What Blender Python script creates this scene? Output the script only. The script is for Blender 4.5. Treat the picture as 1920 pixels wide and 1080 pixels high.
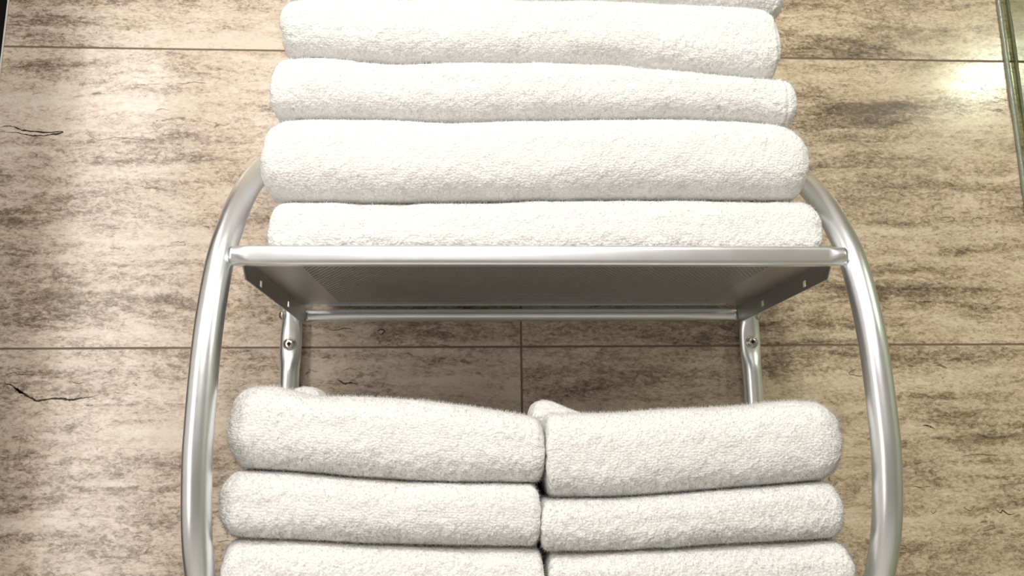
import bpy, bmesh, math, random
import numpy as np
from mathutils import Matrix, Vector

for o in list(bpy.data.objects):
    bpy.data.objects.remove(o, do_unlink=True)
SC = bpy.context.scene
COL = SC.collection
Z0 = 1.35            # height of the camera above the floor; the rack data below are relative to it

# ------------------------------------------------------------------ camera
cam_d = bpy.data.cameras.new('camera')
cam_d.sensor_width = 36.0
cam_d.lens = 27.0
cam_d.clip_start = 0.02
cam = bpy.data.objects.new('camera', cam_d)
COL.objects.link(cam)
cr, cu, cf = (0.99871, -0.04984, -0.00988), (0.00051, -0.18455, 0.98282), (0.05081, 0.98156, 0.18429)
cam.matrix_world = Matrix(((cr[0], cu[0], -cf[0], -0.0664),
                           (cr[1], cu[1], -cf[1], -1.0090),
                           (cr[2], cu[2], -cf[2], Z0),
                           (0, 0, 0, 1)))
SC.camera = cam

# ------------------------------------------------------------------ light and exposure
SC.view_settings.view_transform = 'Standard'
SC.view_settings.look = 'None'
SC.view_settings.gamma = 1.0
SC.view_settings.use_curve_mapping = False
SC.view_settings.exposure = 0.15
world = bpy.data.worlds.new('world')
SC.world = world
world.use_nodes = True
world.node_tree.nodes['Background'].inputs[0].default_value = (1.0, 0.96, 0.9, 1)
world.node_tree.nodes['Background'].inputs[1].default_value = 0.13

def lamp(name, loc, target, energy, size, color=(1, .97, .925), shape='DISK', size_y=None, spread=180):
    d = bpy.data.lights.new(name, 'AREA')
    d.energy = energy; d.shape = shape; d.size = size
    if size_y: d.size_y = size_y
    d.color = color; d.spread = math.radians(spread)
    o = bpy.data.objects.new(name, d); COL.objects.link(o)
    o.location = loc
    o.rotation_euler = (Vector(target) - Vector(loc)).to_track_quat('-Z', 'Y').to_euler()
    return o

CEIL = Z0 + 1.30
# ceiling lamps of the bathroom, and an added rear fill
lamp('ceiling_lamp_key', (0.06, -1.25, CEIL - .02), (0.03, -0.1, Z0 + .1), 15.5, 0.20)
lamp('ceiling_lamp_left', (-0.97, -0.62, CEIL - .02), (-0.6, 0, Z0 + .2), 2.5, 0.12)
lamp('ceiling_lamp_right', (1.829, -1.542, CEIL - .02), (1.3, -.9, Z0), 11, 0.15)
lamp('rear_fill_light', (-0.2, -1.85, CEIL - .02), (-0.1, -.9, Z0 - .25), 29, 1.5)  # added wide fill that brightens the metal and the towel fronts
# tall vertical strip light, added at left for the pale wash on the tiles
lamp('tall_wash_light', (-1.18, -1.40, Z0 + .25), (-0.62, 0, Z0 + .1), 8.5, 0.26, shape='RECTANGLE', size_y=2.0)

# ------------------------------------------------------------------ measured shapes (metres)
TOWELS = {'T1': {'top': [(-0.264, 0.2225), (-0.2359, 0.2237), (-0.1637, 0.2225), (-0.0856, 0.224), (-0.0066, 0.2255), (0.0733, 0.2276), (0.154, 0.2275), (0.2356, 0.2274), (0.2739, 0.2265)], 'bot': [(-0.2642, 0.1735), (0.2804, 0.1746)], 'xl': -0.2635, 'xr': 0.2817}, 'T2': {'top': [(-0.2707, 0.3082), (-0.2394, 0.3097), (-0.1657, 0.31), (-0.086, 0.3081), (-0.0269, 0.311), (0.0489, 0.3124), (0.1476, 0.3141), (0.2139, 0.3114), (0.2416, 0.3094), (0.2749, 0.3063)], 'bot': [(-0.2692, 0.2246), (-0.2513, 0.2231), (-0.1637, 0.2225), (-0.0856, 0.224), (-0.0066, 0.2255), (0.0733, 0.2276), (0.154, 0.2275), (0.2356, 0.2274), (0.2684, 0.2265)], 'xl': -0.2743, 'xr': 0.2752}, 'T3': {'top': [(-0.2687, 0.3756), (-0.2422, 0.3766), (-0.1994, 0.3744), (-0.1349, 0.3719), (-0.0591, 0.3731), (0.0231, 0.3744), (0.0783, 0.3735), (0.1503, 0.3669), (0.2172, 0.3601), (0.2621, 0.3578)], 'bot': [(-0.2681, 0.3083), (-0.2394, 0.3097), (-0.1657, 0.31), (-0.086, 0.3081), (-0.0269, 0.311), (0.0489, 0.3124), (0.1476, 0.3141), (0.2138, 0.3103), (0.2569, 0.3049)], 'xl': -0.2682, 'xr': 0.2658}, 'T4': {'top': [(-0.2626, 0.4406), (-0.1141, 0.4448), (0.0527, 0.4483), (0.1544, 0.4454), (0.2227, 0.4419), (0.2569, 0.4389)], 'bot': [(-0.2661, 0.3768), (-0.2422, 0.3766), (-0.1994, 0.3744), (-0.1349, 0.3719), (-0.0591, 0.3731), (0.0231, 0.3744), (0.0783, 0.3735), (0.1503, 0.3669), (0.2173, 0.3613), (0.2565, 0.3583)], 'xl': -0.2621, 'xr': 0.2573}, 'T5': {'top': [(-0.2722, 0.5209), (0.2739, 0.5312)], 'bot': [(-0.2692, 0.4544), (-0.1157, 0.4588), (0.0568, 0.4624), (0.1618, 0.4582), (0.2324, 0.4532), (0.2676, 0.4475)], 'xl': -0.2677, 'xr': 0.2807}, 'BL1': {'top': [(-0.2877, 0.0422), (-0.2622, 0.043), (-0.2456, 0.0429), (-0.2311, 0.0385), (-0.2142, 0.0336), (-0.1808, 0.0333), (-0.1471, 0.0316), (-0.1085, 0.0284), (-0.0697, 0.0233), (-0.0357, 0.0178), (-0.0114, 0.0132), (0.0008, 0.0102)], 'bot': [(-0.2864, -0.029), (-0.2725, -0.0296), (-0.2257, -0.0325), (-0.1787, -0.0373), (-0.1267, -0.0416), (-0.084, -0.0436), (-0.0362, -0.0442), (-0.0002, -0.0446)], 'xl': -0.2853, 'xr': -0.0017}, 'BL2': {'top': [(-0.2886, -0.0308), (-0.2724, -0.0315), (-0.2257, -0.0344), (-0.1786, -0.0391), (-0.1267, -0.0435), (-0.084, -0.0454), (-0.0363, -0.046), (-0.0051, -0.0464)], 'bot': [(-0.2853, -0.0879), (-0.2738, -0.0885), (-0.2233, -0.0911), (-0.1538, -0.0958), (-0.0838, -0.0984), (-0.032, -0.0992), (-0.006, -0.1006)], 'xl': -0.2873, 'xr': -0.0071}, 'BL3': {'top': [(-0.2866, -0.0892), (-0.2738, -0.0898), (-0.2232, -0.0924), (-0.1538, -0.0972), (-0.0838, -0.1002), (-0.032, -0.101), (-0.0037, -0.1024)], 'bot': [(-0.2842, -0.1449), (-0.0045, -0.1506)], 'xl': -0.2846, 'xr': -0.0035}, 'BR1': {'top': [(-0.0016, 0.016), (0.0377, 0.0157), (0.0673, 0.0159), (0.112, 0.0189), (0.152, 0.02), (0.1873, 0.0212), (0.2127, 0.0244), (0.2331, 0.0257), (0.2534, 0.0256), (0.2813, 0.0244)], 'bot': [(-0.0029, -0.0585), (0.0163, -0.0588), (0.0598, -0.0585), (0.1085, -0.0564), (0.1576, -0.0533), (0.2072, -0.0502), (0.2472, -0.0474), (0.2749, -0.0449)], 'xl': -0.0012, 'xr': 0.2769}, 'BR2': {'top': [(-0.0067, -0.0603), (0.0163, -0.0602), (0.0597, -0.0599), (0.1084, -0.0578), (0.1575, -0.0547), (0.2071, -0.0516), (0.2471, -0.0488), (0.2747, -0.0473)], 'bot': [(-0.0075, -0.1037), (0.0343, -0.1044), (0.0822, -0.1039), (0.1304, -0.102), (0.1791, -0.1), (0.2281, -0.099), (0.2701, -0.0978)], 'xl': -0.0066, 'xr': 0.2692}, 'BR3': {'top': [(-0.0018, -0.1056), (0.0343, -0.1062), (0.0821, -0.1052), (0.1304, -0.1033), (0.179, -0.1014), (0.228, -0.1004), (0.2724, -0.0997)], 'bot': [(-0.0026, -0.1506), (0.272, -0.1562)], 'xl': -0.0017, 'xr': 0.2729}}
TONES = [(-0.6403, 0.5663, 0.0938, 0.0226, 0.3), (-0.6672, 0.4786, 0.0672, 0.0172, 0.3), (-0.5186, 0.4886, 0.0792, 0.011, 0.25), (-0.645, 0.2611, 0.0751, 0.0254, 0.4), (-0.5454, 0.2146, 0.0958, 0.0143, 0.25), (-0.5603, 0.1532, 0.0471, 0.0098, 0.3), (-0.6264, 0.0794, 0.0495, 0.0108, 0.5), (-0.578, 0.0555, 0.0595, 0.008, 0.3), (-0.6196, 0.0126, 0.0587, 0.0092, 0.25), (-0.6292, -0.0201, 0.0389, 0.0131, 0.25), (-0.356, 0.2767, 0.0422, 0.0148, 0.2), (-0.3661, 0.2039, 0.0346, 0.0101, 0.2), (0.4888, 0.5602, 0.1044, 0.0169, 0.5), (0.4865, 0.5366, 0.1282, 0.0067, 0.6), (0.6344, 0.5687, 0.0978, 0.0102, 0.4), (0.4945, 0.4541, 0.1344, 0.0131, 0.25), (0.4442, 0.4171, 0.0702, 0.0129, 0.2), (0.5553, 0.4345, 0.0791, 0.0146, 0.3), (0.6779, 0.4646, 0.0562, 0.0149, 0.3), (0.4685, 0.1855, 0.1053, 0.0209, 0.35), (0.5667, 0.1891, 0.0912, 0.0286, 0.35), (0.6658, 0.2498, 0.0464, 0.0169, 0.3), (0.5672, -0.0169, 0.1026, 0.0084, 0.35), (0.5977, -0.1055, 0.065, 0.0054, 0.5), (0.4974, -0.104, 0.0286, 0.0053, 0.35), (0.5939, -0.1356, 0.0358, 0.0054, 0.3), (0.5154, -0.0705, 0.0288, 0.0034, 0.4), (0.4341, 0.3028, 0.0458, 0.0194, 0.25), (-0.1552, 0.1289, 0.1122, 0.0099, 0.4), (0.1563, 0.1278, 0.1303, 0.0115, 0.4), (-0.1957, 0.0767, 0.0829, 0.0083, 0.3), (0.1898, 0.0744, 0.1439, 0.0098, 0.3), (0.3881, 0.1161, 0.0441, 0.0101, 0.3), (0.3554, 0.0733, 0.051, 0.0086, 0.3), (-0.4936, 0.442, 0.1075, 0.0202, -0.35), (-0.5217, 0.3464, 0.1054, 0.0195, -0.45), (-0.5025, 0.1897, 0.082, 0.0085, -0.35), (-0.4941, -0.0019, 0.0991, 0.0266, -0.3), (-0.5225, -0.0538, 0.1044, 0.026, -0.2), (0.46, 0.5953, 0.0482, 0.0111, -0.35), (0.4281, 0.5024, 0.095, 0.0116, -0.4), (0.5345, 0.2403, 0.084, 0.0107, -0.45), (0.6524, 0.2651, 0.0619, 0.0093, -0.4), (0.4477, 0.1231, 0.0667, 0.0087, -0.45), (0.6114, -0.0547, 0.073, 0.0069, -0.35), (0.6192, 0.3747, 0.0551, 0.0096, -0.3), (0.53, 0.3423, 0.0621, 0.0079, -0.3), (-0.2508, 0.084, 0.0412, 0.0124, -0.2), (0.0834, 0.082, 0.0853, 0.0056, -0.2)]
VEINS = [([(-0.7072, 0.4066), (-0.6939, 0.412), (-0.6811, 0.4099), (-0.6702, 0.4054), (-0.6456, 0.4034), (-0.6191, 0.4044), (-0.6313, 0.4005), (-0.652, 0.398), (-0.6661, 0.3994), (-0.6839, 0.403), (-0.7069, 0.4035)], 0.0023), ([(-0.6698, 0.0675), (-0.6546, 0.0661), (-0.6442, 0.0606), (-0.6371, 0.0552), (-0.6232, 0.0478), (-0.6163, 0.0444), (-0.6002, 0.0469), (-0.5851, 0.0468), (-0.5771, 0.0454), (-0.5641, 0.0473), (-0.5543, 0.0486), (-0.5414, 0.0518)], 0.0028), ([(-0.6475, 0.0613), (-0.6399, 0.0572), (-0.6343, 0.0539)], 0.0045), ([(-0.6602, 0.0755), (-0.6496, 0.0809), (-0.6427, 0.0781), (-0.6342, 0.0781), (-0.6248, 0.076)], 0.0013), ([(-0.5767, 0.0696), (-0.5691, 0.0662), (-0.5594, 0.0681)], 0.0011), ([(-0.5517, 0.0708), (-0.5478, 0.0714)], 0.002), ([(-0.5398, 0.0714), (-0.5365, 0.072)], 0.0018), ([(0.5803, 0.2879), (0.5842, 0.291), (0.5874, 0.2901), (0.5946, 0.2902), (0.6002, 0.2899), (0.6052, 0.291), (0.6068, 0.2889), (0.6087, 0.2869), (0.6059, 0.2851), (0.6007, 0.2839), (0.5951, 0.2827), (0.5899, 0.2826), (0.5831, 0.2846)], 0.0012), ([(0.6423, 0.2812), (0.6385, 0.282), (0.6346, 0.2823), (0.6339, 0.2849), (0.6322, 0.2859), (0.6342, 0.287), (0.6364, 0.2886), (0.6397, 0.2887), (0.6434, 0.2905), (0.6467, 0.2882), (0.648, 0.2874), (0.6483, 0.286), (0.6485, 0.285)], 0.0013), ([(0.6863, 0.2994), (0.6902, 0.2994)], 0.005), ([(-0.4633, 0.2484), (-0.465, 0.2501), (-0.463, 0.2511), (-0.4598, 0.2518), (-0.4557, 0.2521), (-0.4519, 0.2511), (-0.4496, 0.2522), (-0.448, 0.2502), (-0.4462, 0.2485), (-0.4484, 0.2471), (-0.4522, 0.2475), (-0.4552, 0.247), (-0.4583, 0.2473)], 0.0009), ([(-0.2581, 0.1356), (-0.249, 0.1334), (-0.2387, 0.1348), (-0.2283, 0.1355), (-0.2234, 0.1333)], 0.0012), ([(-0.1913, 0.1318), (-0.1914, 0.1327), (-0.1897, 0.1329), (-0.1876, 0.1344), (-0.1852, 0.1334), (-0.1831, 0.1331), (-0.1823, 0.132), (-0.1823, 0.1307), (-0.1833, 0.13), (-0.1853, 0.1284), (-0.187, 0.1275), (-0.1894, 0.1287), (-0.1901, 0.1295)], 0.0022), ([(-0.1307, 0.1239), (-0.1188, 0.1259), (-0.1098, 0.1287), (-0.0993, 0.1294), (-0.0922, 0.1251), (-0.1006, 0.1223)], 0.0013), ([(-0.1726, 0.1311), (-0.1621, 0.1254), (-0.1516, 0.1225)], 0.001), ([(-0.2414, 0.0687), (-0.2331, 0.0639), (-0.2242, 0.0645), (-0.2146, 0.0631)], 0.0026), ([(-0.2369, 0.0784), (-0.2268, 0.0838), (-0.215, 0.0796)], 0.0009), ([(0.5871, -0.1014), (0.5876, -0.1032), (0.5856, -0.1044), (0.5829, -0.1065), (0.579, -0.1058), (0.5769, -0.1042), (0.5747, -0.1025), (0.5776, -0.1013), (0.5818, -0.099)], 0.001), ([(0.5997, -0.1069), (0.5995, -0.1054), (0.6007, -0.1035), (0.6037, -0.1044), (0.6067, -0.1045), (0.6065, -0.1066), (0.6053, -0.1079), (0.6017, -0.1079)], 0.001), ([(0.5308, -0.1034), (0.5342, -0.1031), (0.536, -0.1048), (0.5369, -0.1066), (0.5347, -0.1086), (0.5318, -0.1092), (0.5297, -0.1069), (0.5294, -0.1054)], 0.001), ([(0.6179, -0.1058), (0.6223, -0.1106), (0.6264, -0.1073), (0.633, -0.1121), (0.644, -0.1109)], 0.0016), ([(0.5308, 0.003), (0.5395, 0.0022), (0.5471, -0.0014)], 0.0018), ([(0.577, -0.0384), (0.5957, -0.0352), (0.6138, -0.0361), (0.6319, -0.0377)], 0.0011), ([(0.6356, -0.0653), (0.6489, -0.0641)], 0.0014), ([(0.599, -0.0668), (0.6096, -0.069)], 0.0014), ([(0.5042, -0.0745), (0.5184, -0.076), (0.5329, -0.0755)], 0.0013), ([(0.4614, 0.0745), (0.4606, 0.0729), (0.4625, 0.0717), (0.4564, 0.0689), (0.4534, 0.0696), (0.448, 0.0692), (0.4431, 0.0708), (0.4384, 0.071), (0.4374, 0.0727), (0.4377, 0.0747), (0.4438, 0.0769), (0.4476, 0.0776), (0.4522, 0.075)], 0.0011), ([(0.642, 0.3054), (0.65, 0.3078)], 0.0009), ([(0.591, 0.5065), (0.6038, 0.5)], 0.0015), ([(0.5205, 0.5254), (0.5191, 0.5038)], 0.0009), ([(-0.4746, 0.4766), (-0.4638, 0.476), (-0.4495, 0.4786), (-0.4328, 0.4764)], 0.0013), ([(-0.5593, 0.4196), (-0.5453, 0.4213)], 0.0012), ([(-0.5003, 0.4357), (-0.4898, 0.4389), (-0.4804, 0.4367)], 0.0008), ([(-0.5895, 0.4025), (-0.5712, 0.3935), (-0.5503, 0.3968), (-0.5255, 0.3947), (-0.4972, 0.3935)], 0.0008), ([(-0.4416, 0.3902), (-0.4329, 0.3872)], 0.0009), ([(-0.4388, 0.3674), (-0.4314, 0.3629)], 0.0012)]
FLAP_L = [(-0.2485, 0.0358), (-0.2456, 0.041), (-0.2406, 0.0446), (-0.2323, 0.0461), (-0.224, 0.0455), (-0.2176, 0.0418), (-0.2137, 0.0355)]
FLAP_R = [(-0.0105, 0.0197), (-0.0083, 0.025), (-0.0045, 0.0291), (0.0025, 0.0312), (0.01, 0.0306), (0.0206, 0.0268), (0.0312, 0.022), (0.0419, 0.0177), (0.0472, 0.0155)]

# ------------------------------------------------------------------ helpers
def link(o, parent=None):
    COL.objects.link(o)
    if parent: o.parent = parent
    return o

def mesh_obj(name, verts, faces, mat, parent=None, smooth=True):
    me = bpy.data.meshes.new(name)
    me.from_pydata([tuple(v) for v in verts], [], faces)
    me.materials.append(mat)
    me.update()
    if smooth:
        me.polygons.foreach_set('use_smooth', [True] * len(me.polygons))
    o = bpy.data.objects.new(name, me)
    return link(o, parent)

def from_bm(name, bm, mat, parent=None, smooth=True):
    bmesh.ops.recalc_face_normals(bm, faces=bm.faces[:])
    me = bpy.data.meshes.new(name); bm.to_mesh(me); bm.free()
    me.materials.append(mat)
    if smooth:
        me.polygons.foreach_set('use_smooth', [True] * len(me.polygons))
    return link(bpy.data.objects.new(name, me), parent)

def empty(name, loc, label, cat, group=None):
    o = bpy.data.objects.new(name, None); o.empty_display_size = .05
    o.location = loc; link(o); tag(o, label, cat, group); return o

def tag(o, label=None, cat=None, group=None, kind=None):
    if label: o['label'] = label
    if cat: o['category'] = cat
    if group: o['group'] = group
    if kind: o['kind'] = kind
    return o

def structure(o): o['kind'] = 'structure'; return o

def add_box(bm, lo, hi, bevel=0.0, seg=2):
    m = bmesh.ops.create_cube(bm, size=1.0)
    vs = m['verts']
    for v in vs:
        v.co = Vector([lo[i] + (v.co[i] + .5) * (hi[i] - lo[i]) for i in range(3)])
    if bevel:
        es = list({e for v in vs for e in v.link_edges})
        bmesh.ops.bevel(bm, geom=es, offset=bevel, segments=seg, affect='EDGES', profile=.5)

def box(name, lo, hi, mat, parent=None, bevel=0.0, smooth=False):
    bm = bmesh.new(); add_box(bm, lo, hi, bevel)
    return from_bm(name, bm, mat, parent, smooth)

def sweep(bm, pts, prof, side=Vector((1, 0, 0)), caps=True):
    """sweep rings along pts (list of Vector); prof(i) -> list of (a, b): a along 'side', b along the in-plane normal"""
    rings = []
    n = len(pts)
    for i, p in enumerate(pts):
        t = (pts[min(i + 1, n - 1)] - pts[max(i - 1, 0)]).normalized()
        s = (side - side.dot(t) * t).normalized()
        b = t.cross(s)
        rings.append([bm.verts.new(p + s * a + b * c) for a, c in prof(i)])
    m = len(rings[0])
    for A, B in zip(rings, rings[1:]):
        for j in range(m):
            bm.faces.new((A[j], A[(j + 1) % m], B[(j + 1) % m], B[j]))
    if caps:
        bm.faces.new(rings[0][::-1]); bm.faces.new(rings[-1])

def circle(r, n=28): return [(r * math.cos(2 * math.pi * k / n), r * math.sin(2 * math.pi * k / n)) for k in range(n)]

def catmull(P, k=8):
    P = [Vector(p) for p in P]; out = []
    for i in range(len(P) - 1):
        a = P[max(i - 1, 0)]; b = P[i]; c = P[i + 1]; d = P[min(i + 2, len(P) - 1)]
        for j in range(k):
            t = j / k
            out.append(.5 * ((2 * b) + (-a + c) * t + (2 * a - 5 * b + 4 * c - d) * t * t + (-a + 3 * b - 3 * c + d) * t ** 3))
    out.append(P[-1]); return out

# ------------------------------------------------------------------ materials
class N:
    def __init__(s, name):
        s.m = bpy.data.materials.new(name); s.m.use_nodes = True
        s.t = s.m.node_tree; s.b = s.t.nodes['Principled BSDF']; s.out = s.t.nodes['Material Output']
    def n(s, kind, **kw):
        x = s.t.nodes.new(kind)
        for k, v in kw.items(): setattr(x, k, v)
        return x
    def l(s, a, b): s.t.links.new(a, b)
    def put(s, sock, v):
        if hasattr(v, 'is_output') or isinstance(v, bpy.types.NodeSocket): s.l(v, sock)
        else: sock.default_value = v
    def math(s, op, a, b=0.0, clamp=False):
        x = s.n('ShaderNodeMath', operation=op, use_clamp=clamp); s.put(x.inputs[0], a); s.put(x.inputs[1], b); return x.outputs[0]
    def vmath(s, op, a, b):
        x = s.n('ShaderNodeVectorMath', operation=op); s.put(x.inputs[0], a); s.put(x.inputs[1], b); return x.outputs[0]
    def noise(s, vec, scale, detail=6, rough=.55, dist=0.0):
        x = s.n('ShaderNodeTexNoise'); s.l(vec, x.inputs['Vector'])
        x.inputs['Scale'].default_value = scale; x.inputs['Detail'].default_value = detail
        x.inputs['Roughness'].default_value = rough; x.inputs['Distortion'].default_value = dist
        return x.outputs[0]
    def ramp(s, fac, stops, interp='LINEAR'):
        x = s.n('ShaderNodeValToRGB'); s.l(fac, x.inputs[0]); r = x.color_ramp; r.interpolation = interp
        while len(r.elements) < len(stops): r.elements.new(.5)
        for e, (p, c) in zip(r.elements, stops):
            e.position = p; e.color = c if len(c) == 4 else (*c, 1)
        return x.outputs[0]
    def mix(s, fac, a, b, blend='MIX'):
        x = s.n('ShaderNodeMix', data_type='RGBA', blend_type=blend)
        s.put(x.inputs[0], fac)
        for i, v in ((6, a), (7, b)):
            if isinstance(v, tuple): v = v if len(v) == 4 else (*v, 1)
            s.put(x.inputs[i], v)
        return x.outputs[2]
    def bump(s, h, strength, dist, prev=None):
        x = s.n('ShaderNodeBump'); s.l(h, x.inputs['Height']); x.inputs['Strength'].default_value = strength
        x.inputs['Distance'].default_value = dist
        if prev: s.l(prev, x.inputs['Normal'])
        return x.outputs[0]

def plain(name, col, rough=.5, metal=0.0, noise_amt=.04):
    k = N(name)
    tc = k.n('ShaderNodeTexCoord')
    f = k.noise(tc.outputs['Object'], 14, 4)
    c = k.mix(f, tuple(x * (1 - noise_amt) for x in col), tuple(min(1, x * (1 + noise_amt)) for x in col))
    k.l(c, k.b.inputs['Base Color'])
    k.b.inputs['Roughness'].default_value = rough; k.b.inputs['Metallic'].default_value = metal
    return k.m

def metal(name, col, rough, aniso=0.0):
    k = N(name)
    tc = k.n('ShaderNodeTexCoord')
    f = k.noise(tc.outputs['Object'], 60, 4)
    g = k.noise(tc.outputs['Object'], 1500, 2)
    r = k.math('ADD', k.math('MULTIPLY', f, .08), rough - .04)
    k.l(r, k.b.inputs['Roughness'])
    k.b.inputs['Base Color'].default_value = (*col, 1); k.b.inputs['Metallic'].default_value = 1.0
    k.l(k.bump(g, .05, .0004), k.b.inputs['Normal'])
    return k.m

def travertine(name):
    k = N(name)
    tc = k.n('ShaderNodeTexCoord')
    sep = k.n('ShaderNodeSeparateXYZ'); k.l(tc.outputs['Object'], sep.inputs[0])
    X, Z = sep.outputs[0], sep.outputs[2]
    TW, TH = 0.82, GROUT_Z[0] - GROUT_Z[1]
    tx = k.math('DIVIDE', k.math('SUBTRACT', X, GROUT_X), TW)
    tz = k.math('DIVIDE', k.math('SUBTRACT', Z, GROUT_Z[1]), TH)
    ix, iz = k.math('FLOOR', tx), k.math('FLOOR', tz)
    fx, fz = k.math('SUBTRACT', tx, ix), k.math('SUBTRACT', tz, iz)
    dx = k.math('MULTIPLY', k.math('MINIMUM', fx, k.math('SUBTRACT', 1.0, fx)), TW)
    dz = k.math('MULTIPLY', k.math('MINIMUM', fz, k.math('SUBTRACT', 1.0, fz)), TH)
    d = k.math('MINIMUM', dx, dz)
    gm = k.n('ShaderNodeMapRange'); k.l(d, gm.inputs[0]); gm.inputs[1].default_value = .0007; gm.inputs[2].default_value = .0018
    tile = gm.outputs[0]                      # 0 in the joint, 1 on the tile
    comb = k.n('ShaderNodeCombineXYZ')
    k.l(k.math('ADD', X, k.math('MULTIPLY', ix, 3.71)), comb.inputs[0])
    k.l(k.math('ADD', k.math('MULTIPLY', ix, 1.37), k.math('MULTIPLY', iz, 2.13)), comb.inputs[1])
    k.l(Z, comb.inputs[2])
    P = comb.outputs[0]
    # warp the strata a little
    w = k.noise(k.vmath('MULTIPLY', P, (4, 1, 9)), 1.0, 4, .6)
    w2 = k.noise(k.vmath('MULTIPLY', P, (30, 1, 55)), 1.0, 3, .6)
    off = k.math('ADD', k.math('MULTIPLY', k.math('SUBTRACT', w, .5), .045), k.math('MULTIPLY', k.math('SUBTRACT', w2, .5), .012))
    c2 = k.n('ShaderNodeCombineXYZ'); k.l(off, c2.inputs[2])
    Q = k.vmath('ADD', P, c2.outputs[0])
    band = k.noise(k.vmath('MULTIPLY', Q, (1.6, 1, 17)), 1.0, 8, .62)
    blot = k.noise(k.vmath('MULTIPLY', Q, (8, 1, 26)), 1.0, 10, .68, .5)
    fine = k.noise(k.vmath('MULTIPLY', Q, (48, 1, 150)), 1.0, 8, .68, .7)
    streak = k.noise(k.vmath('MULTIPLY', Q, (4.5, 1, 62)), 1.0, 6, .6, .3)
    crumb = k.noise(k.vmath('MULTIPLY', P, (150, 1, 280)), 1.0, 4, .65, .8)
    at = k.n('ShaderNodeAttribute', attribute_name='tone')
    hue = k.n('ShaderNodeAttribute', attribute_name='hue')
    f = k.math('ADD', k.math('MULTIPLY', k.math('SUBTRACT', band, .5), 1.5), k.math('MULTIPLY', k.math('SUBTRACT', blot, .5), 1.3))
    f = k.math('ADD', f, k.math('MULTIPLY', k.math('SUBTRACT', fine, .5), 1.05))
    f = k.math('ADD', f, k.math('MULTIPLY', k.math('SUBTRACT', crumb, .5), 1.4))
    f = k.math('ADD', f, k.math('MULTIPLY', k.math('SUBTRACT', streak, .5), 1.0))
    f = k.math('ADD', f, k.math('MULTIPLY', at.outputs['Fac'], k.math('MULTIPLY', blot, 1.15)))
    f = k.math('ADD', f, .375, True)
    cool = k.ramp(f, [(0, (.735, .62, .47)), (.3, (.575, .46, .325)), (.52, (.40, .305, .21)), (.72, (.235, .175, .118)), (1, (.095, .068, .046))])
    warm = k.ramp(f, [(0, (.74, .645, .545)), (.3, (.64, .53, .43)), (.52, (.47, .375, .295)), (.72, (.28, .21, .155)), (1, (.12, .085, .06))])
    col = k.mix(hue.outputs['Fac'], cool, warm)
    # small greyish / ochre clouds
    oc = k.noise(k.vmath('MULTIPLY', Q, (11, 1, 20)), 1.0, 4, .6)
    oc = k.math('MULTIPLY', k.math('SUBTRACT', oc, .52), 3.0, True)
    col = k.mix(k.math('MULTIPLY', oc, .35), col, (.43, .34, .19))
    # open pits along the strata
    pit = k.noise(k.vmath('MULTIPLY', Q, (42, 1, 120)), 1.0, 5, .6, .7)
    dens = k.noise(k.vmath('MULTIPLY', Q, (5, 1, 22)), 1.0, 3, .6)
    pv = k.math('ADD', pit, k.math('MULTIPLY', k.math('SUBTRACT', dens, .5), .45))
    pm = k.n('ShaderNodeMapRange'); k.l(pv, pm.inputs[0]); pm.inputs[1].default_value = .665; pm.inputs[2].default_value = .73
    col = k.mix(k.math('MULTIPLY', pm.outputs[0], .75), col, (.11, .075, .045))
    # thin wavy veins
    vn = k.noise(k.vmath('MULTIPLY', Q, (6, 1, 30)), 1.0, 5, .6, .4)
    vd = k.math('ABSOLUTE', k.math('SUBTRACT', vn, .5))
    vm = k.n('ShaderNodeMapRange'); k.l(vd, vm.inputs[0]); vm.inputs[1].default_value = .0; vm.inputs[2].default_value = .010
    vm.inputs[3].default_value = 1; vm.inputs[4].default_value = 0
    vmask = k.math('MULTIPLY', vm.outputs[0], k.math('MULTIPLY', k.math('SUBTRACT', dens, .48), 3.0, True))
    col = k.mix(k.math('MULTIPLY', vmask, .5), col, (.16, .11, .07))
    col = k.mix(tile, (.17, .125, .085), col)
    k.l(col, k.b.inputs['Base Color'])
    rg = k.math('ADD', .14, k.math('MULTIPLY', f, .12))
    rg = k.math('ADD', rg, k.math('MULTIPLY', k.math('SUBTRACT', 1.0, tile), .5))
    k.l(rg, k.b.inputs['Roughness'])
    h = k.math('SUBTRACT', k.math('MULTIPLY', tile, 1.0), k.math('MULTIPLY', pm.outputs[0], .12))
    nb = k.bump(h, .6, .0015)
    nb = k.bump(fine, .03, .002, nb)
    k.l(nb, k.b.inputs['Normal'])
    return k.m

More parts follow.
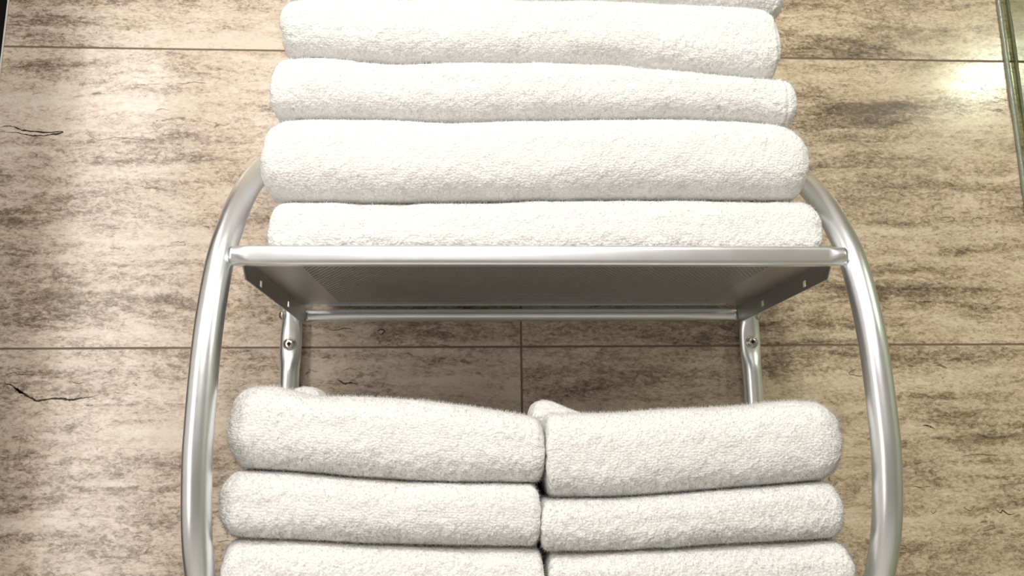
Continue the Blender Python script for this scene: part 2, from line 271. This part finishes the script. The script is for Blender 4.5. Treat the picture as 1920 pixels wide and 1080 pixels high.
def terry(name):
    k = N(name)
    uv = k.n('ShaderNodeUVMap', uv_map='cloth')
    tc = k.n('ShaderNodeTexCoord')
    wob = k.noise(uv.outputs[0], 300, 2)
    vv = k.n('ShaderNodeVectorMath', operation='MULTIPLY'); k.l(uv.outputs[0], vv.inputs[0]); vv.inputs[1].default_value = (330, 430, 1)
    wv = vv.outputs[0]
    vo = k.n('ShaderNodeTexVoronoi', voronoi_dimensions='2D', feature='SMOOTH_F1'); k.l(wv, vo.inputs['Vector'])
    vo.inputs['Scale'].default_value = 1.0; vo.inputs['Randomness'].default_value = .8; vo.inputs['Smoothness'].default_value = .5
    loops = k.math('SUBTRACT', 1.0, vo.outputs['Distance'])
    clump = k.noise(uv.outputs[0], 90, 4, .6)
    fuzz = k.noise(k.vmath('MULTIPLY', uv.outputs[0], (1500, 700, 1)), 1.0, 3, .6)
    nb = k.bump(clump, .25, .006)
    nb = k.bump(loops, .5, .0014, nb)
    nb = k.bump(fuzz, .35, .0007, nb)
    k.l(nb, k.b.inputs['Normal'])
    c = k.mix(loops, (.80, .79, .765), (.90, .895, .88))
    k.l(c, k.b.inputs['Base Color'])
    k.b.inputs['Roughness'].default_value = .95
    k.b.inputs['Sheen Weight'].default_value = .35
    k.b.inputs['Sheen Roughness'].default_value = .6
    k.b.inputs['Specular IOR Level'].default_value = .15
    return k.m

GROUT_Z = (Z0 + 0.5272, Z0 + 0.1107)
GROUT_X = -0.0027
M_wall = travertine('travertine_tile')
M_vein = plain('dark_vein', (.035, .020, .012), .5)
M_vein2 = plain('fine_vein', (.15, .108, .075), .4)
M_metal = metal('silver_metal', (.865, .885, .92), .31)
M_sheet = metal('silver_sheet', (.46, .455, .45), .40)
M_steel = metal('screw_steel', (.62, .60, .56), .22)
M_dark = plain('screw_recess', (.03, .028, .025), .6)
M_terry = terry('white_terry')
k = N('white_pile')
tcn = k.n('ShaderNodeTexCoord')
k.l(k.mix(k.noise(tcn.outputs['Object'], 30, 2), (.86, .855, .835), (.91, .905, .89)), k.b.inputs['Base Color'])
k.b.inputs['Roughness'].default_value = 1.0; k.b.inputs['Specular IOR Level'].default_value = .05
tl = k.n('ShaderNodeBsdfTranslucent'); tl.inputs[0].default_value = (.9, .895, .88, 1)
ms = k.n('ShaderNodeMixShader'); ms.inputs[0].default_value = .4
k.l(k.b.outputs[0], ms.inputs[1]); k.l(tl.outputs[0], ms.inputs[2]); k.l(ms.outputs[0], k.out.inputs[0])
M_pile = k.m
M_white = plain('white_paint', (.80, .79, .77), .6)
M_front = plain('warm_grey_paint', (.50, .495, .48), .6)
M_floor = plain('floor_tile', (.60, .585, .56), .35)
M_black = plain('black_panel', (.004, .004, .004), .75)
M_black.node_tree.nodes['Principled BSDF'].inputs['Specular IOR Level'].default_value = .1
M_edge = plain('pale_edge_seal', (.55, .55, .50), .35)
k = N('screen_glass')
tr = k.n('ShaderNodeBsdfTransparent'); gl = k.n('ShaderNodeBsdfGlossy'); gl.inputs['Roughness'].default_value = .02
tcn = k.n('ShaderNodeTexCoord')
k.l(k.mix(k.noise(tcn.outputs['Object'], 3, 2), (.80, .84, .75), (.82, .86, .77)), tr.inputs[0])
fr = k.n('ShaderNodeFresnel'); fr.inputs[0].default_value = 1.45
ms = k.n('ShaderNodeMixShader'); ge = k.n('ShaderNodeNewGeometry')
k.l(k.math('MULTIPLY', fr.outputs[0], k.math('SUBTRACT', 1.0, ge.outputs['Backfacing'])), ms.inputs[0]); k.l(tr.outputs[0], ms.inputs[1]); k.l(gl.outputs[0], ms.inputs[2])
k.l(ms.outputs[0], k.out.inputs[0])
M_glass = k.m
k = N('clear_sealant')
k.b.inputs['Base Color'].default_value = (.26, .28, .20, 1); k.b.inputs['Roughness'].default_value = .18
k.b.inputs['Transmission Weight'].default_value = .25
tcn = k.n('ShaderNodeTexCoord'); k.l(k.bump(k.noise(tcn.outputs['Object'], 120, 4), .4, .003), k.b.inputs['Normal'])
M_seal = k.m

# ------------------------------------------------------------------ the room
PANEL_X, GLASS_X = -0.7085, 0.7150
def back_wall():
    x0, x1, z0, z1, s = -2.0, 2.3, Z0 - .42, Z0 + .82, .011
    nx, nz = int((x1 - x0) / s), int((z1 - z0) / s)
    xs = np.linspace(x0, x1, nx + 1); zs = np.linspace(z0, z1, nz + 1)
    GX, GZ = np.meshgrid(xs, zs)
    tone = np.zeros_like(GX)
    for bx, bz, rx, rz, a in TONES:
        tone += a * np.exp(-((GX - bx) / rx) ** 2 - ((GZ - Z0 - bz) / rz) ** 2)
    hue = np.clip(.5 - GX * 1.1, 0, 1)  # stone warmer at left, darker at right; partly lighting put into the colour
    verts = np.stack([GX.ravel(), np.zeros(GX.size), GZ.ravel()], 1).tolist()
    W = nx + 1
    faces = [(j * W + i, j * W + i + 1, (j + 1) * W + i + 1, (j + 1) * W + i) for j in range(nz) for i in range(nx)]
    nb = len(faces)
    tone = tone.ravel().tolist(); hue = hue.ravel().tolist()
    # plain tiles above and below the finely divided field, so that the wall runs from floor to ceiling
    def quad(a, b, c, d):
        n = len(verts); verts.extend([(a, 0, c), (b, 0, c), (b, 0, d), (a, 0, d)]); faces.append((n, n + 1, n + 2, n + 3))
        tone.extend([0] * 4); hue.extend([.5] * 4)
    quad(x0, x1, 0, z0); quad(x0, x1, z1, CEIL)
    nw = len(faces)
    # open dark veins of the stone, a hair proud of the tile face
    rng = random.Random(5); fine_m = []
    for pts, w in VEINS:
        P = catmull([(p[0], 0, p[1] + Z0) for p in pts], 5) if len(pts) > 2 else [Vector((p[0], 0, p[1] + Z0)) for p in pts]
        n0 = len(verts); m = len(P); fine_m.extend([2 if w < .0016 else 1] * (m - 1))
        for i, p in enumerate(P):
            t = (P[min(i + 1, m - 1)] - P[max(i - 1, 0)]); t.normalize()
            nrm = Vector((-t.z, 0, t.x))
            closed = (P[0] - P[-1]).length < 1e-4
            e = 1.0 if closed else min(1, .15 + 3.0 * min(i, m - 1 - i) / m)
            ww = w * .5 * e * rng.uniform(.45, 1.25)
            j = Vector((0, 0, rng.uniform(-.0006, .0006)))
            for sgn in (1, -1):
                q = p + nrm * ww * sgn + j
                verts.append((q.x, -.00015, q.z)); tone.append(0); hue.append(0)
        for i in range(m - 1):
            faces.append((n0 + 2 * i, n0 + 2 * i + 1, n0 + 2 * i + 3, n0 + 2 * i + 2))
    me = bpy.data.meshes.new('wall_back'); me.from_pydata(verts, [], faces)
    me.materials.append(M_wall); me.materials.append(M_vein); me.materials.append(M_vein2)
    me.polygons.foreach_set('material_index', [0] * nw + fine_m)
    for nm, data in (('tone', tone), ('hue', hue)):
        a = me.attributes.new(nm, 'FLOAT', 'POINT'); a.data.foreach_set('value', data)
    me.update()
    o = bpy.data.objects.new('wall_back', me); link(o); structure(o)
back_wall()
structure(box('floor', (-2.0, -2.6, -.05), (2.3, 0, 0), M_floor))
structure(box('ceiling', (-2.0, -2.6, CEIL), (2.3, 0, CEIL + .05), M_white))
structure(box('wall_left', (-2.05, -2.6, 0), (-2.0, 0, CEIL), M_white))
structure(box('wall_right', (2.3, -2.6, 0), (2.35, 0, CEIL), M_white))
structure(box('wall_front', (-2.05, -2.65, 0), (2.35, -2.6, CEIL), M_front))

# black partition at the left edge of the tiles, with its pale edge seal
pt = empty('partition_panel', (PANEL_X - .012, -.2, 0.0), 'black partition panel at the left edge of the tiled wall', 'partition panel')
def local(parent, lo, hi):
    L = parent.location
    return tuple(a - b for a, b in zip(lo, L)), tuple(a - b for a, b in zip(hi, L))
box('panel', *local(pt, (PANEL_X - .022, -.225, 0.0), (PANEL_X - .002, -.002, CEIL - .12)), M_black, pt, .001)
box('edge_seal', *local(pt, (PANEL_X - .002, -.004, 0.0), (PANEL_X, -.0008, CEIL - .12)), M_edge, pt, .001)['label'] = 'pale edge seal'

# glass screen on the right, standing square to the wall
gs = empty('shower_screen', (GLASS_X + .006, -.3, 0), 'clear green-edged glass screen standing square to the tiled wall at right', 'glass screen')
box('glass_pane', *local(gs, (GLASS_X + .0015, -.80, 0.0), (GLASS_X + .0115, -.0035, CEIL - .12)), M_glass, gs, .0008)
def bead(x0, sgn, seed):
    rng = np.random.RandomState(seed)
    bm = bmesh.new(); n = 240; rings = []
    wv = np.convolve(rng.rand(n + 20), np.ones(9) / 9, 'same')[:n]
    for i in range(n):
        z = (CEIL - .12) * i / (n - 1)
        r = .0052 + .005 * (wv[i] - .5)
        rings.append([bm.verts.new((x0 + sgn * r * math.cos(a) - gs.location.x, -.0006 - r * math.sin(a) * .9 - gs.location.y, z)) for a in np.linspace(0, math.pi / 2, 7)]
                     + [bm.verts.new((x0 - gs.location.x, -.0006 - gs.location.y, z))])
    for A, B in zip(rings, rings[1:]):
        for j in range(8): bm.faces.new((A[j], A[(j + 1) % 8], B[(j + 1) % 8], B[j]))
    bm.faces.new(rings[0][::-1]); bm.faces.new(rings[-1])
    return from_bm('sealant_bead', bm, M_seal, gs)
bead(GLASS_X + .0015, -1, 1)['label'] = 'shiny clear sealant bead on the left face'
bead(GLASS_X + .0115, 1, 2)['label'] = 'clear sealant bead on the right face'

# ------------------------------------------------------------------ the towel rack
TR = .0125                       # tube radius
rack = empty('towel_rack', (0, 0, Z0 - .17), 'silver metal wall rack with bowed tube sides and a perforated shelf', 'towel rack')
RO = rack.location
def rv(x, y, z): return Vector((x, y, Z0 + z)) - RO

BOW = [(-.013, -.46), (-.030, -.445), (-.075, -.405), (-.14, -.335), (-.205, -.262), (-.258, -.195), (-.295, -.135), (-.318, -.085), (-.3285, -.03), (-.3295, .01),
       (-.3255, .07), (-.317, .115), (-.302, .160), (-.281, .195), (-.250, .234), (-.207, .272), (-.145, .312), (-.085, .338), (-.040, .350), (-.020, .346), (-.0135, .330)]
def side_frame(sx):
    bm = bmesh.new()
    pts = catmull([rv(sx, y, z) for y, z in BOW], 6)
    sweep(bm, pts, lambda i: circle(TR), Vector((1, 0, 0)))
    # straight leg against the wall, pressed flat where the wall screw sits
    zs = np.linspace(.33, -.46, 160)
    flat_z = .115
    def prof(i):
        z = zs[i]
        a = 1 / (1 + math.exp(-(abs(z - flat_z) - .024) / .0045))    # 0 = pressed flat
        ry = TR * (.55 + .45 * a); rx = TR * (1.12 - .12 * a)
        return [(rx * math.cos(t), ry * math.sin(t)) for t in np.linspace(0, 2 * math.pi, 28, endpoint=False)]
    sweep(bm, [rv(sx, -.0135, z) for z in zs], prof, Vector((1, 0, 0)))
    f = from_bm('side_frame', bm, M_metal, rack)
    # wall screw
    c = rv(sx, -.0135 - TR * .55, flat_z - .002)
    s = from_bm('screw', screw_bm(c, Vector((0, -1, 0)), .0066, .0035), M_steel, f); s['label'] = 'steel wall screw'
    r = from_bm('screw_recess', recess_bm(c + Vector((0, -.0030, 0)), .0026), M_dark, s, False)
    r['label'] = 'dark cross recess'
    # side bolt that holds the shelf bracket
    b = from_bm('bolt', screw_bm(rv(sx + (TR if sx > 0 else -TR) * .85, -.020, .150), Vector((1 if sx > 0 else -1, 0, 0)), .006, .004), M_steel, f)
    b['label'] = 'small steel bolt head'
    return f
def screw_bm(c, ax, r, h):
    bm = bmesh.new()
    prof = [(r * 1.25, -.003), (r * 1.25, .0006), (r * 1.1, .001), (r * 1.0, .0011), (r * .98, h * .45), (r * .85, h * .8), (r * .6, h * .97), (.0001, h)]
    u = Vector((0, 0, 1)); v = ax.cross(u); n = 24; rings = []
    for rr, hh in prof:
        rings.append([bm.verts.new(c + ax * hh + (u * math.cos(2 * math.pi * k / n) + v * math.sin(2 * math.pi * k / n)) * rr) for k in range(n)])
    for A, B in zip(rings, rings[1:]):
        for j in range(n): bm.faces.new((A[j], A[(j + 1) % n], B[(j + 1) % n], B[j]))
    bm.faces.new(rings[0]); bm.faces.new(rings[-1][::-1])
    return bm
def recess_bm(c, r):
    bm = bmesh.new(); w = r * .42
    for dx, dz in ((r, w), (w, r)):
        add_box(bm, (c.x - dx, c.y - .0007, c.z - dz), (c.x + dx, c.y + .0006, c.z + dz))
    return bm
for sx in (-.30, .30): side_frame(sx)

def rail(name, y, z, half, L, mat, parent, flat=None):
    """horizontal rail along x: round ends, pressed to a flat-faced oval between them"""
    bm = bmesh.new()
    xs = sorted(set([-L, -L + .003, L - .003, L] + list(np.linspace(-L + .004, -L + .026, 12)) + list(np.linspace(L - .026, L - .004, 12)) + [-.2, -.1, 0, .1, .2]))
    n = 40
    def prof(i):
        if flat is None: return circle(half, n)
        d = L - abs(xs[i]); a = min(1, max(0, (d - .006) / .012)); a = a * a * (3 - 2 * a)
        out = []
        for t in np.linspace(0, 2 * math.pi, n, endpoint=False):
            ct, st = math.cos(t), math.sin(t)
            e = 1 - a * .58
            p = (math.copysign(abs(ct) ** e, ct) * (half * (1 - a) + flat * a), math.copysign(abs(st) ** e, st) * half)
            out.append(p)
        return out
    sweep(bm, [rv(x, y, z) for x in xs], prof, Vector((0, 1, 0)))
    return from_bm(name, bm, mat, parent)

SH_Z = .160
def shelf():
    # perforated sheet: staggered round-cornered holes, real openings through a folded metal sheet
    px, py = .0052, .0045
    x0, x1, y0, y1 = -.232, .232, -.284, -.062
    verts, faces = [], []
    t = .0014
    ny = int((y1 - y0) / py); nx = int((x1 - x0) / px)
    R = px / math.sqrt(3) * 1.0005; r = .00175
    for j in range(ny + 1):
        cy = y0 + (j + .5) * py
        for i in range(nx + (0 if j % 2 else 1)):
            cx = x0 + (i + .5 * (j % 2)) * px
            n = len(verts)
            for zz in (0, t):
                for rad in (R, r):
                    for q in range(6):
                        a = math.pi / 6 + q * math.pi / 3
                        verts.append((cx + rad * math.cos(a), cy + rad * math.sin(a), zz))
            for q in range(6):
                p = (q + 1) % 6
                faces.append((n + p, n + q, n + 6 + q, n + 6 + p))
                faces.append((n + 12 + q, n + 12 + p, n + 18 + p, n + 18 + q))
                faces.append((n + 6 + q, n + 18 + q, n + 18 + p, n + 6 + p))
    def slab(a, b, c, d, dz=0.0):
        n = len(verts)
        for zz in (dz, t - dz):
            verts.extend([(a, c, zz), (b, c, zz), (b, d, zz), (a, d, zz)])
        for f in ((3, 2, 1, 0), (4, 5, 6, 7), (0, 1, 5, 4), (1, 2, 6, 5), (2, 3, 7, 6), (3, 0, 4, 7)): faces.append(tuple(n + v for v in f))
    X = .2805
    yF, yB = -.297, -.046
    e = .00002
    slab(-X, x0, yF, yB, e); slab(x1 - .0026, X, yF, yB, e); slab(x0, x1 - .0026, yF, y0 + .0012, e); slab(x0, x1 - .0026, y1 - .0012, yB, e)
    off = rv(0, 0, SH_Z)
    o = mesh_obj('shelf', [(v[0] + off.x, v[1] + off.y, v[2] + off.z) for v in verts], faces, M_sheet, rack, False)
    o['label'] = 'perforated metal shelf sheet'
    # side brackets: vertical plates with two slots each
    for s in (-1, 1):
        bm = bmesh.new()
        xs = s * .2800
        outline = [(-.296, .0), (-.296, -.006), (-.287, -.016), (-.06, -.022), (-.030, -.022), (-.030, .0)]
        slots = [(-.236, -.0105), (-.118, -.0115)]
        w, h = .0038, .0034
        # strips between slots (flat plate split around the openings)
        def lowz(y):
            for (ya, za), (yb_, zb_) in zip(outline[1:-1], outline[2:-1]):
                if ya <= y <= yb_: return za + (zb_ - za) * (y - ya) / (yb_ - ya)
            return -.022
        ycuts = [-.296, -.287]
        for cy, cz in slots: ycuts += [cy - w, cy + w]
        ycuts += [-.06, -.030]
        ycuts = sorted(ycuts)
        for a, b in zip(ycuts, ycuts[1:]):
            segs = [(0.0, 0.0, lowz(a), lowz(b))]
            for cy, cz in slots:
                if abs(a - (cy - w)) < 1e-9:
                    segs = [(0, 0, cz + h, cz + h), (cz - h, cz - h, lowz(a), lowz(b))]
            for ta, tb, ba, bb in segs:
                P = []
                for dx in (0, .0012 * s):
                    P.append([bm.verts.new(rv(xs + dx, yy, SH_Z + zz)) for yy, zz in ((a, ta), (b, tb), (b, bb), (a, ba))])
                bm.faces.new(P[0]); bm.faces.new(P[1][::-1])
                for q in range(4): bm.faces.new((P[0][q], P[0][(q + 1) % 4], P[1][(q + 1) % 4], P[1][q]))
        bmesh.ops.remove_doubles(bm, verts=bm.verts[:], dist=1e-6)
        br = from_bm('bracket', bm, M_sheet, o, False); br['label'] = 'slotted end bracket'
    fr = rail('front_rail', -.3055, .1625, .0092, .2895, M_metal, o, .0072); fr['label'] = 'bright flat-faced front rail'
    rail('back_rail', -.0225, .1492, .0080, .2790, M_metal, o)['label'] = 'round back rail'
    return o
shelf()
# lower shelf under the hand towels, just below the picture
def lower_shelf():
    o = box('shelf', tuple(rv(-.2875, -.300, -.1645)), tuple(rv(.2875, -.036, -.1632)), M_sheet, rack)
    rail('front_rail', -.300, -.160 - .0145, .0092, .2895, M_metal, o, .0072)
    rail('back_rail', -.0225, -.1745, .0072, .2870, M_metal, o)
lower_shelf()

# ------------------------------------------------------------------ towels
def vnoise(u, v, seed):
    rng = np.random.RandomState(seed); g = rng.rand(97, 97)
    iu = np.floor(u).astype(int); iv = np.floor(v).astype(int); fu = u - iu; fv = v - iv
    fu = fu * fu * (3 - 2 * fu); fv = fv * fv * (3 - 2 * fv)
    G = lambda a, b: g[a % 97, b % 97]
    return (G(iu, iv) * (1 - fu) + G(iu + 1, iv) * fu) * (1 - fv) + (G(iu, iv + 1) * (1 - fu) + G(iu + 1, iv + 1) * fu) * fv - .5

def interp(pts, xs):
    P = sorted(pts); return np.interp(xs, [p[0] for p in P], [p[1] for p in P])

def smooth1(a, n):
    k = np.hanning(n + 2)[1:-1]; k /= k.sum()
    return np.convolve(np.pad(a, n // 2, 'edge'), k, 'same')[n // 2:-(n // 2)]

class Soup:
    def __init__(s): s.v = []; s.q = []; s.t = []; s.uvq = []; s.uvt = []; s.n = []; s.c = 0

def folded(S, xs, zt, zb, yf, yb, reL, reR, seed, noseL=.032, sq=.78, rough=.0018, fibres=21000, yslope=0.0, hem=None, flen=.0034):
    nu = len(xs)
    # cross section parameters: back bottom -> front bottom -> nose -> front top -> back top
    nn = 64
    ph = np.linspace(-math.pi / 2, math.pi / 2, nn)
    nb = 14
    tb = np.linspace(1, 0, nb, endpoint=False) ** 1.0
    d0 = xs - xs[0]; d1 = xs[-1] - xs
    def endp(d, re):
        t = np.clip(1 - d / re, 0, 1); return np.maximum((1 - t ** 2.7), 0) ** (1 / 2.7)
    sL = endp(d0, reL); sR = endp(d1, reR); s = sL * sR
    zc = (zt + zb) / 2; b = (zt - zb) / 2
    a = np.minimum(noseL, b * 1.15)
    rows = []
    f = yf + yslope * (xs - xs.mean())
    rec = (1 - s) * np.where(d0 < d1, reL, reR) * .75
    bb = b * (.12 + .88 * s)
    for t in tb: rows.append((f + a + rec + (yb - f - a - rec) * t, zc - bb))
    for p in ph:
        cp, sp = math.cos(p), math.sin(p)
        rows.append((f + rec + a * (1 - cp ** sq), zc + np.sign(sp) * abs(sp) ** sq * bb))
    for t in tb[::-1]: rows.append((f + a + rec + (yb - f - a - rec) * t, zc + bb))
    nv = len(rows)
    X = np.tile(xs, (nv, 1)); Y = np.array([r[0] for r in rows]); Z = np.array([r[1] for r in rows])
    P = np.stack([X, Y, Z], 2)
    def normals(P):
        du = np.gradient(P, axis=1); dv = np.gradient(P, axis=0)
        n = np.cross(du, dv); return n / np.maximum(np.linalg.norm(n, axis=2, keepdims=True), 1e-9)
    n = normals(P)
    if n[nb + nn // 2, nu // 2, 1] > 0: n = -n
    arc = np.concatenate([[0], np.cumsum(np.linalg.norm(np.diff(P[:, nu // 2], axis=0), axis=1))])
    A = np.tile(arc[:, None], (1, nu))
    disp = rough * 2.2 * vnoise(X * 14 + 40, A * 16, seed) + rough * 1.1 * vnoise(X * 45 + 40, A * 60, seed + 1) + rough * .55 * vnoise(X * 170 + 99, A * 200, seed + 2)
    disp += .0010 * vnoise(X * 420 + 200, A * 470, seed + 3)
    wgt = np.zeros(nv); wgt[nb:nb + nn] = np.clip(np.cos(ph) * 1.6, .15, 1); 
    if hem:
        g = np.exp(-((X - (xs[-1] - hem)) / .0012) ** 2) - .55 * np.exp(-((X - (xs[-1] - hem - .004)) / .002) ** 2)
        disp -= .0013 * g
    P2 = P + n * (disp * wgt[:, None])[:, :, None]
    n2 = normals(P2)
    if n2[nb + nn // 2, nu // 2, 1] > 0: n2 = -n2
    n2[:, 0] = (-1, 0, 0); n2[:, -1] = (1, 0, 0)
    base = S.c
    S.v.append(P2.reshape(-1, 3)); S.n.append(n2.reshape(-1, 3)); S.c += nv * nu
    jj, ii = np.meshgrid(np.arange(nv), np.arange(nu - 1), indexing='ij')
    j2 = (jj + 1) % nv
    q = np.stack([jj * nu + ii, jj * nu + ii + 1, j2 * nu + ii + 1, j2 * nu + ii], -1).reshape(-1, 4) + base
    S.q.append(q)
    uv = np.stack([X, A], 2).reshape(-1, 2); S.uvq.append(uv[q - base])
    # end caps as a fan of quads is not needed: ends are pinched nearly shut; close with one polygon
    S.caps = getattr(S, 'caps', []); S.caps.append([base + j * nu for j in range(nv)]); S.caps.append([base + j * nu + nu - 1 for j in range(nv)][::-1])
    # pile: short tapered fibres standing on the visible front
    rng = np.random.RandomState(seed + 9)
    fu = np.minimum(np.interp(xs[0] + rng.rand(fibres) * (xs[-1] - xs[0]), xs, np.arange(nu)), nu - 1.001); fv = nb - 5 + rng.rand(fibres) * (nn + 8)
    # more of them at the ends of the towel, where the outline shows
    iu = fu.astype(int); iv = fv.astype(int); au = (fu - iu)[:, None]; av = (fv - iv)[:, None]
    def bil(T): return (T[iv, iu] * (1 - au) + T[iv, iu + 1] * au) * (1 - av) + (T[iv + 1, iu] * (1 - au) + T[iv + 1, iu + 1] * au) * av
    p = bil(P2); nn_ = bil(n2); nn_ /= np.linalg.norm(nn_, axis=1, keepdims=True)
    L = (flen * (.35 + .9 * rng.rand(fibres) ** 1.5))[:, None]
    dr = nn_ + rng.normal(0, .42, (fibres, 3)); dr[:, 1] -= .15; dr /= np.linalg.norm(dr, axis=1, keepdims=True)
    sd = np.cross(dr, rng.normal(0, 1, (fibres, 3))); sd /= np.maximum(np.linalg.norm(sd, axis=1, keepdims=True), 1e-6)
    w = .00022
    ng = np.cross(sd, dr); fl = np.sum(ng * (nn_ + np.array([0, -1.0, 0])), axis=1) < 0
    sd[fl] *= -1                     # every fibre shows its front face outwards
    v0 = p - nn_ * .0004 - sd * w; v1 = p - nn_ * .0004 + sd * w; v2 = p + dr * L
    base = S.c
    S.v.append(np.stack([v0, v1, v2], 1).reshape(-1, 3))
    jn = nn_ + rng.normal(0, .16, nn_.shape); jn /= np.linalg.norm(jn, axis=1, keepdims=True)
    S.n.append(np.repeat(jn, 3, axis=0)); S.c += fibres * 3
    S.t.append(np.arange(fibres * 3).reshape(-1, 3) + base)
    fuv = np.stack([p[:, 0], np.zeros(fibres)], 1); S.uvt.append(np.repeat(fuv[:, None, :], 3, 1))

def finish(S, name, parent, origin):
    V = np.concatenate(S.v) - np.array(origin); NN = np.concatenate(S.n)
    Q = np.concatenate(S.q); T = np.concatenate(S.t) if S.t else np.zeros((0, 3), int)
    caps = S.caps
    me = bpy.data.meshes.new(name)
    loops = np.concatenate([Q.ravel(), T.ravel()] + [np.array(c) for c in caps]).astype(np.int32)
    tot = np.concatenate([np.full(len(Q), 4), np.full(len(T), 3), np.array([len(c) for c in caps])]).astype(np.int32)
    start = np.concatenate([[0], np.cumsum(tot)[:-1]]).astype(np.int32)
    me.vertices.add(len(V)); me.vertices.foreach_set('co', V.astype(np.float32).ravel())
    me.loops.add(len(loops)); me.loops.foreach_set('vertex_index', loops)
    me.polygons.add(len(tot)); me.polygons.foreach_set('loop_start', start); me.polygons.foreach_set('loop_total', tot)
    me.polygons.foreach_set('use_smooth', np.ones(len(tot), bool))
    me.update(calc_edges=True)
    uvl = me.uv_layers.new(name='cloth')
    uvs = np.concatenate([np.concatenate(S.uvq).reshape(-1, 2)] + ([np.concatenate(S.uvt).reshape(-1, 2)] if S.t else []) + [V[c][:, :2] for c in caps])
    uvl.data.foreach_set('uv', uvs.astype(np.float32).ravel())
    me.materials.append(M_terry); me.materials.append(M_pile)
    me.polygons.foreach_set('material_index', np.concatenate([np.zeros(len(Q)), np.ones(len(T)), np.zeros(len(caps))]).astype(np.int32))
    me.normals_split_custom_set_from_vertices(NN.tolist())
    o = bpy.data.objects.new(name, me)
    if parent is None: o.location = origin
    return link(o, parent)

def towel(key, name, label, group, yf, yb, reL, reR, seed, zb=None, fl=0.0, sq=.74, nose=.032, fibres=21000, hem=None, yslope=0.0, rough=.0015, flap=None, inset=.0004):
    D = TOWELS[key]
    xl, xr = D['xl'], D['xr']
    n = 330
    t = np.linspace(0, 1, n); e = .5 - .5 * np.cos(math.pi * t); t = .55 * t + .45 * e
    xs = xl + (xr - xl) * t
    top = smooth1(interp(D['top'], xs), 25) - inset * .5
    bot = smooth1(interp(D['bot'], xs), 25) + inset * .5 if zb is None else np.full(n, zb)
    S = Soup()
    folded(S, xs, top + Z0, bot + Z0, yf, yb, reL, reR, seed, nose, sq, rough, fibres, yslope, hem)
    org = ((xl + xr) / 2, (yf + yb) / 2, float(bot.min()) + Z0)
    o = finish(S, name, None, org)
    tag(o, label, 'towel', group)
    if flap: flap(o, org)
    return o

def corner_flap(x0, x1, z0, prof, yA, yB, seed):
    """a loose folded corner standing up behind the towel's front roll; prof: (x, height) outline"""
    def f(o, org):
        n = 90
        xs = np.linspace(x0, x1, n)
        h = smooth1(interp(prof, xs), 9)
        S = Soup()
        folded(S, xs, h + Z0, np.full(n, z0) + Z0, yA, yB, .006, .008, seed, .012, .8, .0012, 3000, flen=.0018)
        p = finish(S, 'corner_flap', o, org); p['label'] = 'loose folded corner behind the front roll'
    return f

BG = 'bath towels stacked on the upper shelf'
HG = 'hand towels stacked below the shelf'
YB = -.030
towel('T1', 'bath_towel', 'white bath towel lying directly on the perforated shelf', BG, -.292, -.010, .016, .022, 11, zb=SH_Z + .0034, nose=.028)
towel('T2', 'bath_towel.001', 'thickest white bath towel, second up from the perforated shelf', BG, -.300, YB, .034, .040, 21, nose=.040)
towel('T3', 'bath_towel.002', 'thinner white bath towel with dipping right end, third up from the shelf', BG, -.292, YB, .018, .016, 31, hem=.012)
towel('T4', 'bath_towel.003', 'white bath towel fourth up from the shelf, directly under the shaded uppermost one', BG, -.290, YB, .022, .026, 41, hem=.006)
towel('T5', 'bath_towel.004', 'shaded white bath towel at the top edge, uppermost of the tall stack', BG, -.262, YB, .020, .022, 51)
FL = corner_flap(FLAP_L[0][0], FLAP_L[-1][0], .012, FLAP_L, -.245, -.200, 77)
FR = corner_flap(FLAP_R[0][0], FLAP_R[-1][0], .004, FLAP_R, -.245, -.200, 87)
LG = -.3130
towel('BL1', 'hand_towel', 'white hand towel on top of the lower left stack, raised left end', HG, LG, YB, sq=.72, inset=-.0014, reL=.024, reR=.012, seed=61, nose=.034, flap=FL)
towel('BL2', 'hand_towel.001', 'white hand towel in the middle of the lower left stack', HG, LG, YB, sq=.72, inset=-.0014, reL=.020, reR=.010, seed=71, nose=.03)
towel('BL3', 'hand_towel.002', 'white hand towel at the bottom edge, lowest of the lower left stack', HG, LG, YB, sq=.72, inset=-.0014, reL=.018, reR=.010, seed=81, zb=-.1605)
towel('BR1', 'hand_towel.003', 'white hand towel on top of the lower right stack, rounded right end', HG, LG, YB, sq=.72, inset=-.0014, reL=.008, reR=.034, seed=91, nose=.034, flap=FR)
towel('BR2', 'hand_towel.004', 'white hand towel in the middle of the lower right stack', HG, LG, YB, sq=.72, inset=-.0014, reL=.008, reR=.016, seed=101, nose=.03)
towel('BR3', 'hand_towel.005', 'white hand towel at the bottom edge, lowest of the lower right stack', HG, LG, YB, sq=.72, inset=-.0014, reL=.010, reR=.018, seed=111, zb=-.1605)
